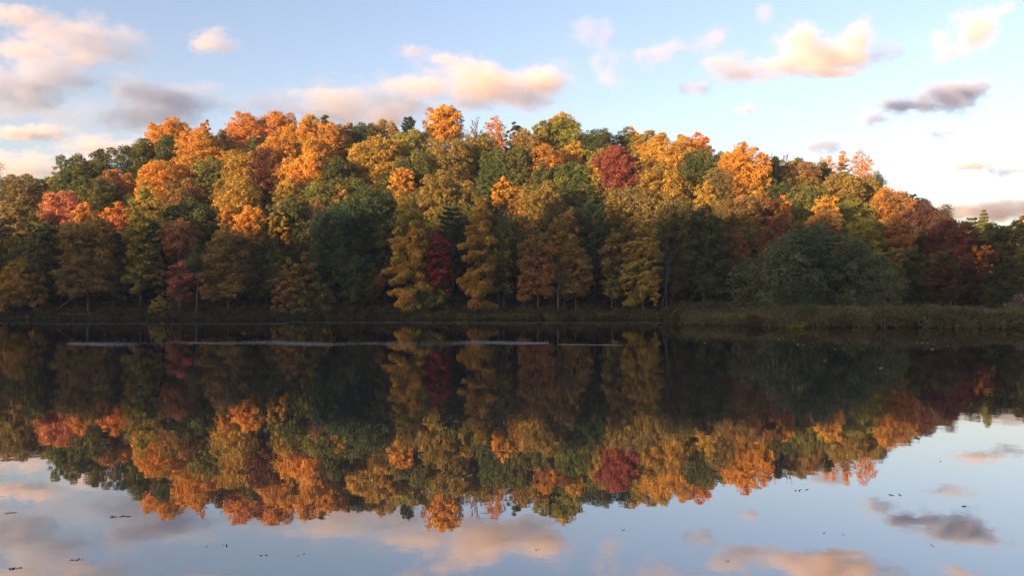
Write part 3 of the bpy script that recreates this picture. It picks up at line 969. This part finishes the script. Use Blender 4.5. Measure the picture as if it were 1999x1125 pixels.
blades('grass', xs, ys, .3, .9, [(0.055, 0.065, 0.024), (0.11, 0.09, 0.04)], .05)
xs, ys = shore_samples(420, 1275, 1500, 20, 78)
plant_patch('undergrowth', np.stack([xs, ys, rng.uniform(.9, 2.0, 420), rng.uniform(.8, 2.4, 420)], 1), [(0.05, 0.06, 0.028), (0.085, 0.07, 0.035)], 0.18, per=160)
# the low overgrown bank on the right
xs, ys = shore_samples(2300, 1315, 2250, -0.9, 44, 1.2)
hh = rng.uniform(.35, 1.1, 2300) + 0.9 * np.clip(lumps(xs, ys, .12, 31) * 3, 0, 1)
plant_patch('bank_weeds', np.stack([xs, ys, rng.uniform(.5, 1.4, 2300), hh], 1), [(0.096, 0.106, 0.046), (0.14, 0.112, 0.062)], 0.13, per=80)
xs, ys = shore_samples(30000, 1318, 2250, -0.6, 42)
blades('grass', xs, ys, .4, 1.1, [(0.115, 0.132, 0.050), (0.18, 0.16, 0.075)], .035)
# dry pale bits at the right bank's waterline
xs, ys = shore_samples(160, 1320, 1600, -0.4, 0.4)
blades('grass', xs, ys, .08, .35, [(0.24, 0.21, 0.17), (0.15, 0.12, 0.09)], .04)


def shrub(name, label, px, py, D, wpx, colours, leaf, hpx=None, n=2600, group=None):
    X, Y, zt = at(px, py, D)
    g = max(0.0, float(ground(X, Y)))
    h = zt - g
    wm = wpx / F * D
    t = thing(name, label, 'shrub', (X, Y, g), group)
    m = 16
    a = rng.uniform(0, 6.28, m)
    rad = np.sqrt(rng.random(m)) * 0.75
    C = np.stack([np.cos(a) * rad * wm / 2, np.sin(a) * rad * wm / 3, h * rng.uniform(.25, .8, m) * (1 - .4 * rad)], 1)
    Rr = np.minimum(wm * .2, h * .38) * rng.uniform(.6, 1.1, m)
    p, nn, pick = clump_points(C, Rr, n)
    p[:, 2] = np.abs(p[:, 2])
    ct = rng.uniform(.75, 1.25, m)
    me = mesh_from('foliage', cards(p, nn, leaf * rng.uniform(.6, 1.3, n)), np.arange(4 * n), 4, [LEAF], np.repeat(ct[pick] * rng.uniform(.75, 1.25, n), 4), np.repeat(np.clip(rng.normal(.4, .3, n), 0, 1), 4))
    o = link('foliage', me, t)
    o.color = (*colours[0], 1)
    o['second_colour'] = list(colours[1])
    paths = []
    for k in range(9):
        c = C[k]
        paths.append((np.array([[c[0] * .2, c[1] * .2, -.2], [c[0] * .6, c[1] * .6, c[2] * .6], c]), np.array([.035, .025, .012])))
    V_, Q_ = tube_arrays(paths, 5)
    link('stems', mesh_from('stems', V_, Q_, 4, [BARK], smooth=True), t)


shrub('shrub', 'bright yellow green shrub growing out of the water before the big rounded bush', 1562, 629, 98, 60, [(0.15, 0.17, 0.03), (0.20, 0.19, 0.035)], .10)
shrub('shrub', 'slim grey green shrub standing above the bright yellow green shrub', 1572, 578, 110, 48, [(0.085, 0.10, 0.045), (0.12, 0.12, 0.05)], .10, n=2200)
shrub('shrub', 'pale whitish brown shrub at the right frame edge before the dark trees', 1992, 566, 150, 62, [(0.22, 0.175, 0.145), (0.13, 0.10, 0.075)], .17, n=1300)
shrub('shrub', 'tall yellow tipped weed clump standing highest on the right bank', 1840, 590, 128, 90, [(0.12, 0.12, 0.045), (0.16, 0.14, 0.05)], .12)
shrub('shrub', 'greyish purple weed mound right of the big rounded bush', 1795, 598, 124, 110, [(0.085, 0.07, 0.06), (0.07, 0.075, 0.04)], .12)
shrub('shrub', 'low grey brown weed mound right of the yellow tipped weeds', 1925, 590, 132, 110, [(0.075, 0.065, 0.055), (0.07, 0.07, 0.035)], .12)
shrub('shrub', 'brown leafed low shrub at the water left of the bright yellow green shrub', 1475, 612, 110, 70, [(0.11, 0.075, 0.045), (0.09, 0.08, 0.045)], .11)
shrub('shrub', 'round olive shrub at the water right of the bright yellow green shrub', 1660, 610, 106, 64, [(0.085, 0.085, 0.04), (0.11, 0.085, 0.05)], .11)
shrub('shrub', 'reddish brown shrub on the bank below the right end of the big rounded bush', 1725, 602, 118, 60, [(0.12, 0.07, 0.05), (0.08, 0.08, 0.04)], .11)
shrub('shrub', 'bright olive green weed clump nearest the right frame edge', 1985, 604, 118, 80, [(0.12, 0.13, 0.045), (0.16, 0.14, 0.05)], .11)
shrub('shrub', 'grey brown twiggy mound under the left side of the big rounded bush', 1450, 596, 132, 84, [(0.09, 0.08, 0.06), (0.08, 0.085, 0.045)], .12)
shrub('shrub', 'low olive mound of weeds at the tip of the right bank', 1400, 600, 128, 90, [(0.07, 0.07, 0.03), (0.09, 0.07, 0.04)], .12)
# a patch of dry yellow grass over the rocks on the left
xx = rng.uniform(113, 178, 2600)
D = rng.uniform(200.5, 203.5, 2600)
o = blades('yellow_grass', (xx - CX) / F * D, D, .5, 1.1, [(0.34, 0.20, 0.05), (0.24, 0.15, 0.05)], .05)


# ------------------------------------------------------------------ rocks, sticks
def rock(label, px, py, D, wpx, hm):
    X, Y, z = at(px, py, D)
    g = float(ground(X, Y))
    import bmesh
    bm = bmesh.new()
    bmesh.ops.create_icosphere(bm, subdivisions=3, radius=1.0)
    wv = wpx / F * D / 2
    sd = rng.integers(1, 9999)
    pts = np.array([v.co for v in bm.verts])
    disp = 1 + 0.22 * lumps(pts[:, 0] * 3, pts[:, 1] * 3 + pts[:, 2] * 2, 1.0, sd) * 2
    for v, dd in zip(bm.verts, disp):
        v.co = (v.co.x * wv * dd, v.co.y * wv * .8 * dd, max(-.3, v.co.z) * hm * dd)
    me = bpy.data.meshes.new('shore_rock')
    bm.to_mesh(me)
    bm.free()
    me.materials.append(ROCK)
    o = link('shore_rock', me, None, (X, Y, max(g, 0) - .05))
    tag(o, label, 'rock', 'grey rocks along the left shore')


rock('pale grey rock under the yellow grass, the larger one left of the brown tree trunk', 168, 614, 199.5, 9, .55)
rock('grey rock just right of the yellow grass at the foot of the wide brown tree', 190, 614, 199.5, 9, .5)
rock('flat grey rock in the middle of the yellow grass edge', 146, 614, 199.5, 10, .4)
rock('small grey rock at the waterline left of the yellow grass', 55, 616, 199.5, 10, .5)
rock('small pale rock between the yellow grass and the low olive gold tree', 80, 617, 199.5, 9, .45)
rock('small grey rock on the shore below the round bushy tree', 520, 615, 197, 7, .4)


def stick(label, x0, y0, x1, y1, D, r):
    a = np.array(at(x0, y0, D))
    b = np.array(at(x1, y1, D - 1.0))
    g = np.minimum(a, b)
    k = np.linspace(0, 1, 6)[:, None]
    P = a + (b - a) * k + rng.normal(0, .05, (6, 3))
    paths = [(P - a, np.linspace(r, r * .4, 6))]
    for q in (2, 3, 4):
        e = P[q] - a + rng.normal(0, .5, 3) + (b - a) * .12
        paths.append((np.array([P[q] - a, (P[q] - a + e) / 2 + .03, e]), np.array([r * .4, r * .3, r * .12])))
    V_, Q_ = tube_arrays(paths, 6)
    o = link('fallen_branch', mesh_from('fallen_branch', V_, Q_, 4, [PALE_BARK], smooth=True), None, tuple(a))
    tag(o, label, 'branch')


stick('long grey fallen branch slanting up from the shore left of the wide brown tree', 112, 604, 172, 560, 201, .10)
stick('short pale broken branch lying on the bank below the low dull red tree', 333, 611, 348, 619, 197.5, .09)
stick('pale dead branch slanting in front of the red brown crown on the right slope', 1722, 444, 1738, 456, 222, .16)


# ------------------------------------------------------------------ floating flecks and leaves
PALE_FLECK = noise_material('pale_flecks', (0.16, 0.142, 0.12), (0.34, 0.305, 0.265), 4.0, 0.8)
WET_LEAF = noise_material('wet_leaf', (0.035, 0.028, 0.018), (0.09, 0.06, 0.03), 9.0, 0.6)


def flecks(name, px, py, s, mat):
    """small flat floating flecks lying on the water at photograph pixels"""
    P = np.array([on_water(a, b) for a, b in zip(px, py)])
    n = len(P)
    P[:, 2] = 0.006 + rng.uniform(0, .004, n)
    ang = rng.uniform(0, 6.28, n)
    k = 6
    A = ang[:, None] + np.arange(k)[None] * 6.2832 / k
    rr = np.asarray(s).reshape(-1, 1) * rng.uniform(.6, 1.3, (n, k))
    v = np.stack([P[:, 0:1] + np.cos(A) * rr, P[:, 1:2] + np.sin(A) * rr, np.repeat(P[:, 2:3], k, 1) + 0 * A], -1).reshape(-1, 3)
    return link(name, mesh_from(name, v, np.arange(n * k), k, [mat]))


n = 30000
px = rng.uniform(130, 1070, n)
px = px[rng.random(n) < np.clip(.62 + 1.3 * lumps(px, px * 0, .02, 77), .12, 1)]
n = len(px)
mid = 671 + 1.2 * np.sin(px * .011) + 1.0 * np.sin(px * .031 + 1)
half = np.interp(px, [130, 150, 230, 330, 400, 430, 560, 680, 700, 760, 860, 980, 1060, 1080], [.6, 3, 5, 4, 2, 3, 5, 3, 2, 5, 4.5, 4, 2, .5])
py = mid + .8 * half * rng.normal(0, .62, n)
o = flecks('pale_flecks', px, py, rng.uniform(.025, .07, n), PALE_FLECK)  # broken grey-tan streak of flecks across the water
o['kind'] = 'stuff'
n = 1500
px = rng.uniform(1090, 1215, n)
py = 673.3 + .012 * (px - 1090) + rng.normal(0, .35, n)
o = flecks('pale_flecks', px, py, rng.uniform(.03, .08, n), PALE_FLECK)
o['kind'] = 'stuff'
n = 9000
px = np.concatenate([rng.uniform(0, 560, 2200), rng.uniform(540, 1300, 6800)])
py = np.where(px < 560, 632.2, 630.3) + .8 * np.sin(px * .004) * (px < 560) + rng.normal(0, .28, n)
o = flecks('pale_flecks', px, py, rng.uniform(.06, .16, n), PALE_FLECK)  # thin pale line of flecks off the far shore
o['kind'] = 'stuff'


def floating_bits(label, pts, size, group='bits of leaf and twig floating on the pond', name='floating_leaves', mat=WET_LEAF, long=1.0):
    """one raft of a few wet curled leaves or a twig lying on the water"""
    c = np.array(on_water(*pts))
    paths, lv, ln = [], [], []
    m = 9
    for k in range(m):
        u_ = rng.uniform(-1, 1)
        off = np.array([u_ * size * long * .9, u_ * size * .5 + rng.normal(0, size * .25), 0.004])
        lv.append(off)
    lv = np.array(lv)
    nn = norm(np.array([0, 0, 1.0]) + rng.normal(0, .12, (m, 3)))
    v = cards(lv, nn, size * rng.uniform(.3, .65, m), .5)
    allv, q = v, np.arange(4 * m)
    o = link(name, mesh_from(name, allv, q, 4, [mat]), None, (c[0], c[1], 0.0))
    tag(o, label, 'floating leaves', group)
    return o


floating_bits('dark twig of leaves floating below the mirrored faint leafless tree', (1566, 958), .045, long=2.2)
floating_bits('dark thin twig floating right of the mirrored wispy trees, in the bright water', (1745, 968), .035, long=2.4)
floating_bits('compact dark leaf clump floating alone above the mirrored grey cloud', (1882, 990), .035, long=1.0)
floating_bits('dark slanting twig floating on the left water under the mirrored golden crest', (232, 1010), .05, long=2.4)
floating_bits('dark twig floating in the lower left corner area above the mirrored peach cloud', (150, 1094), .03, long=2.0)
floating_bits('pale twig lying in the extreme lower left of the water', (33, 1111), .03, long=2.0)
floating_bits('small dark twig floating below the mirrored big orange mass', (512, 1086), .02, long=2.2)
floating_bits('dark speck of leaves on the far left water under the mirrored grey cloud', (18, 1003), .035, long=2.0)
LF = 'single tiny dark leaf fleck floating on the open water'
spots = [(404, 1068), (436, 1067), (1610, 1042), (1650, 1046), (1222, 1034), (1428, 1096), (1825, 1068), (1044, 1075), (940, 1003), (1141, 999), (1835, 902), (580, 1085)]
for s in spots:
    c = on_water(*s)
    m = 2
    lv = np.stack([rng.normal(0, .02, m), rng.normal(0, .012, m), np.full(m, .004)], 1)
    v = cards(lv, norm(np.array([0, 0, 1.0]) + rng.normal(0, .3, (m, 3))), .012 * rng.uniform(.7, 1.3, m), .6)
    o = link('floating_leaf', mesh_from('floating_leaf', v, np.arange(4 * m), 4, [WET_LEAF]), None, (c[0], c[1], 0))
    tag(o, LF, 'floating leaf', 'tiny leaf flecks on the open water')
WHITE = 'tiny pale fleck of foam floating near the far shore'
for s in [(472, 651), (478, 652), (496, 652), (2, 631), (5, 631), (1376, 671), (1558, 673), (1568, 674), (1500, 662), (1520, 663), (1790, 670), (1800, 670), (1810, 670), (1850, 677), (1820, 683), (1630, 683), (1648, 684), (1610, 705), (1720, 720)]:
    c = on_water(*s)
    k = 8
    A = np.arange(k) * 6.2832 / k
    rx = .08 + .10 * rng.random()
    v = np.stack([np.cos(A) * rx, np.sin(A) * rx * .5, np.zeros(k) + .012], 1)
    v = np.concatenate([v, v * np.array([.6, .6, 1]) + np.array([0, 0, .03])])
    top = np.arange(k) + k
    q = np.concatenate([np.array([j, (j + 1) % k, (j + 1) % k + k, j + k]) for j in range(k)])
    q = np.concatenate([q, [8, 9, 10, 11], [8, 11, 12, 15], [12, 13, 14, 15]])
    o = link('foam_fleck', mesh_from('foam_fleck', v * np.array([.6, .6, 1]), q, 4, [PALE_FLECK]), None, (c[0], c[1], 0))
    tag(o, WHITE, 'foam', 'pale foam flecks near the far shore')


# ------------------------------------------------------------------ thin volume added to lift the dark shade
m, N_, L2 = new_mat('lift_haze')
pv = N_.new('ShaderNodeVolumePrincipled')
pv.inputs['Color'].default_value = (0.93, 0.95, 0.97, 1)
pv.inputs['Density'].default_value = 0.00012
pv.inputs['Anisotropy'].default_value = 0.0
ou = N_.new('ShaderNodeOutputMaterial')
L2.new(pv.outputs[0], ou.inputs['Volume'])
hx, hy0, hy1, hz0, hz1 = 9500.0, -9500.0, 9500.0, -5.0, 104.0
V = np.array([[x, y, z] for z in (hz0, hz1) for y in (hy0, hy1) for x in (-hx, hx)], float)
Q = np.array([0, 2, 3, 1, 4, 5, 7, 6, 0, 1, 5, 4, 2, 6, 7, 3, 0, 4, 6, 2, 1, 3, 7, 5])
tag(link('lift_haze', mesh_from('lift_haze', V, Q, 4, [m])), kind='stuff')

# ------------------------------------------------------------------ clouds
def cloud(label, lobes, density, alt=1150.0, rough=1.0, depth=0.7, grey=1.0):
    """a volume of vapour; lobes = (px, py, half width px, half height px)"""
    L_ = np.array(lobes, float)
    x0, x1 = (L_[:, 0] - L_[:, 2]).min(), (L_[:, 0] + L_[:, 2]).max()
    y0, y1 = (L_[:, 1] - L_[:, 3]).min(), (L_[:, 1] + L_[:, 3]).max()
    cx_, cy_ = (x0 + x1) / 2, (y0 + y1) / 2
    D = min(6500.0, alt * F / max(60.0, 607 - cy_))
    c = at(cx_, cy_, D)
    k = D / F
    hx, hz = (x1 - x0) / 2 * k * 1.5, (y1 - y0) / 2 * k * 1.75
    hy = min(hx, hz * 2.2) * depth
    import bmesh
    bm = bmesh.new()
    bmesh.ops.create_cube(bm, size=2.0)
    for v in bm.verts:
        v.co = (v.co.x * hx, v.co.y * hy, v.co.z * hz)
    bmesh.ops.bevel(bm, geom=list(bm.edges), offset=min(hx, hy, hz) * .6, segments=3, affect='EDGES')
    me = bpy.data.meshes.new('cloud')
    bm.to_mesh(me)
    bm.free()
    m, N, LK = new_mat('sun_shade_vapour')
    tc = N.new('ShaderNodeTexCoord')
    size = max(hz, 60.0)
    # warp the position so that edges billow
    nz = N.new('ShaderNodeTexNoise')
    nz.inputs['Scale'].default_value = 1.6 / size
    nz.inputs['Detail'].default_value = 5
    nz.inputs['Roughness'].default_value = 0.7
    ofs = N.new('ShaderNodeVectorMath')
    ofs.operation = 'ADD'
    ofs.operation = 'MULTIPLY_ADD'
    ofs.inputs[1].default_value = (.6, .8, 1.0)          # wisps drawn out along the wind
    ofs.inputs[2].default_value = (cx_ * 37.0, cy_ * 91.0, 0)
    LK.new(tc.outputs['Object'], ofs.inputs[0])
    LK.new(ofs.outputs[0], nz.inputs['Vector'])
    # domain warp: pull the lobes into torn shapes
    sub = N.new('ShaderNodeVectorMath')
    sub.operation = 'MULTIPLY_ADD'
    wn = N.new('ShaderNodeTexNoise')
    wn.inputs['Scale'].default_value = 0.55 / size
    wn.inputs['Detail'].default_value = 2
    wn.inputs['Roughness'].default_value = 0.6
    LK.new(ofs.outputs[0], wn.inputs['Vector'])
    LK.new(wn.outputs['Color'], sub.inputs[0])
    sub.inputs[1].default_value = (size * 1.5, size * 1.0, size * 0.9)
    cen = N.new('ShaderNodeVectorMath')
    cen.operation = 'SUBTRACT'
    LK.new(tc.outputs['Object'], cen.inputs[0])
    cen.inputs[1].default_value = (size * .75, size * .5, size * .45)
    LK.new(cen.outputs[0], sub.inputs[2])
    acc = None
    for lx, ly, lw, lh in L_:
        p = ((lx - cx_) * k, 0.0, (cy_ - ly) * k)
        mp = N.new('ShaderNodeMapping')
        mp.vector_type = 'TEXTURE'
        mp.inputs['Location'].default_value = p
        mp.inputs['Scale'].default_value = (lw * k, min(hy * .9, max(lw, lh) * k), lh * k)
        LK.new(sub.outputs[0], mp.inputs[0])
        ln = N.new('ShaderNodeVectorMath')
        ln.operation = 'LENGTH'
        LK.new(mp.outputs[0], ln.inputs[0])
        if acc is None:
            acc = ln.outputs['Value']
        else:
            mn = N.new('ShaderNodeMath')
            mn.operation = 'SMOOTH_MIN'
            mn.inputs[2].default_value = 0.35
            LK.new(acc, mn.inputs[0])
            LK.new(ln.outputs['Value'], mn.inputs[1])
            acc = mn.outputs[0]
    a = N.new('ShaderNodeMath')          # 1 - r + rough * (noise - .5) * 1.6
    a.operation = 'MULTIPLY_ADD'
    LK.new(nz.outputs['Fac'], a.inputs[0])
    a.inputs[1].default_value = 3.8 * rough
    a.inputs[2].default_value = 1.0 - 1.9 * rough + 0.10
    b = N.new('ShaderNodeMath')
    b.operation = 'SUBTRACT'
    LK.new(a.outputs[0], b.inputs[0])
    LK.new(acc, b.inputs[1])
    mr = N.new('ShaderNodeMapRange')
    mr.interpolation_type = 'SMOOTHSTEP'
    mr.inputs['From Min'].default_value = 0.0
    mr.inputs['From Max'].default_value = 1.0
    mr.inputs['To Max'].default_value = density * 0.62 / size
    LK.new(b.outputs[0], mr.inputs['Value'])
    pv = N.new('ShaderNodeVolumePrincipled')
    pv.inputs['Color'].default_value = (0.98, 0.87, 0.81, 1) if grey == 1 else (0.70, 0.74, 0.86, 1)  # peach carries painted sunlight, blue-grey carries painted shade
    pv.inputs['Anisotropy'].default_value = 0.0
    LK.new(mr.outputs[0], pv.inputs['Density'])
    out = N.new('ShaderNodeOutputMaterial')
    LK.new(pv.outputs[0], out.inputs['Volume'])
    try:
        m.cycles.volume_step_rate = 0.6
    except Exception:
        pass
    me.materials.append(m)
    o = link('cloud', me, None, c)
    tag(o, label, 'cloud', 'small evening clouds')


cloud('brightest peach cloud with billowing top, high above the great orange tree', [(1555, 88, 52, 36), (1605, 110, 75, 34), (1668, 78, 36, 36), (1640, 110, 66, 26), (1515, 128, 46, 18), (1600, 138, 80, 16)], 4.6)
cloud('pale peach cloud just left of the brightest peach cloud', [(1420, 122, 42, 20), (1460, 138, 60, 18), (1500, 150, 40, 10)], 2.0)
cloud('thin grey wisp trailing off the right end of the brightest peach cloud', [(1735, 96, 42, 14), (1700, 112, 30, 10)], 1.0, grey=.8)
cloud('peach cloud slanting up to the upper right corner', [(1825, 80, 36, 26), (1850, 105, 40, 26), (1890, 62, 55, 30), (1940, 32, 50, 24), (1975, 18, 26, 14), (1870, 90, 50, 30)], 6.0)
cloud('grey slanting cloud below the upper right peach cloud', [(1855, 188, 72, 26), (1910, 172, 46, 16), (1795, 205, 60, 18), (1755, 208, 40, 16)], 4.8, grey=.8)
cloud('faint peach wisp left of the grey slanting cloud', [(1705, 228, 36, 18)], 1.3)
cloud('long peach cloud above the middle of the hill', [(1075, 150, 56, 28), (1030, 172, 80, 26), (950, 176, 110, 28), (880, 128, 60, 22), (930, 150, 70, 28), (850, 178, 60, 22)], 3.4)
cloud('upright curled peach cloud right of the long peach cloud', [(1130, 66, 34, 18), (1170, 72, 40, 20), (1195, 100, 30, 28), (1165, 140, 34, 28), (1150, 105, 26, 22)], 1.9)
cloud('faint pinkish cloud between the curled cloud and the brightest peach cloud', [(1290, 105, 40, 22), (1335, 90, 50, 14), (1390, 74, 30, 18)], 1.5)
cloud('flat greyish peach cloud over the big orange mass', [(660, 212, 95, 30), (760, 225, 90, 26)], 1.9)
cloud('thin grey wisp on the sky behind the long peach cloud', [(800, 170, 80, 26)], .8)
cloud('dark grey cloud at the left frame edge', [(70, 150, 100, 44), (-20, 165, 80, 44)], 3.2, grey=.8)
cloud('dark grey cloud over the left shoulder of the hill', [(340, 190, 110, 36), (260, 175, 60, 30), (300, 230, 110, 28)], 3.0, grey=.8)
cloud('pale peach cloud along the upper left above the dark grey cloud', [(150, 75, 115, 36), (60, 95, 70, 24)], 1.5)
cloud('faint peach cloud in the extreme upper left corner', [(35, 32, 70, 20)], 1.3)
cloud('small pale cloud alone in the upper left sky', [(412, 84, 46, 20)], 1.3)
cloud('flat peach cloud low at the left frame edge', [(55, 258, 90, 15)], 1.8)
cloud('broad pinkish cloud just above the left skyline', [(40, 322, 120, 30)], 1.8)
cloud('peach cloud band touching the left shoulder of the hill', [(215, 288, 110, 24)], 1.7)
cloud('wide thin grey lilac bank between the two dark grey clouds on the left', [(190, 225, 150, 34), (90, 215, 110, 22)], .5, grey=.8)
cloud('thin broad lilac bank low over the big orange mass and the crest', [(700, 190, 170, 34), (560, 205, 110, 24)], .7, grey=.8)
cloud('very small pale wisp left of the long peach cloud', [(805, 95, 44, 12)], .9)
cloud('small peach puff under the faint pinkish cloud', [(1355, 168, 36, 16)], 1.1)
cloud('tiny peach puff alone in the right middle sky', [(1453, 217, 20, 14)], 1.6)
cloud('small grey cloud over the wispy pinkish trees', [(1612, 288, 36, 15)], 2.0, grey=.85)
cloud('thin pinkish lens shaped cloud in the low right sky', [(1900, 322, 52, 10)], 2.0)
cloud('thin grey streak under the lens shaped cloud', [(1965, 335, 50, 12)], 1.2, grey=.85)
cloud('long low cloud bank on the right horizon', [(1930, 412, 130, 22), (2050, 412, 120, 24)], 2.6)
cloud('faint wisp between the grey slanting cloud and the lens shaped cloud', [(1850, 258, 50, 14)], .9)
cloud('faint pale wisp at the top of the sky right of the middle', [(1490, 22, 22, 20)], .8)
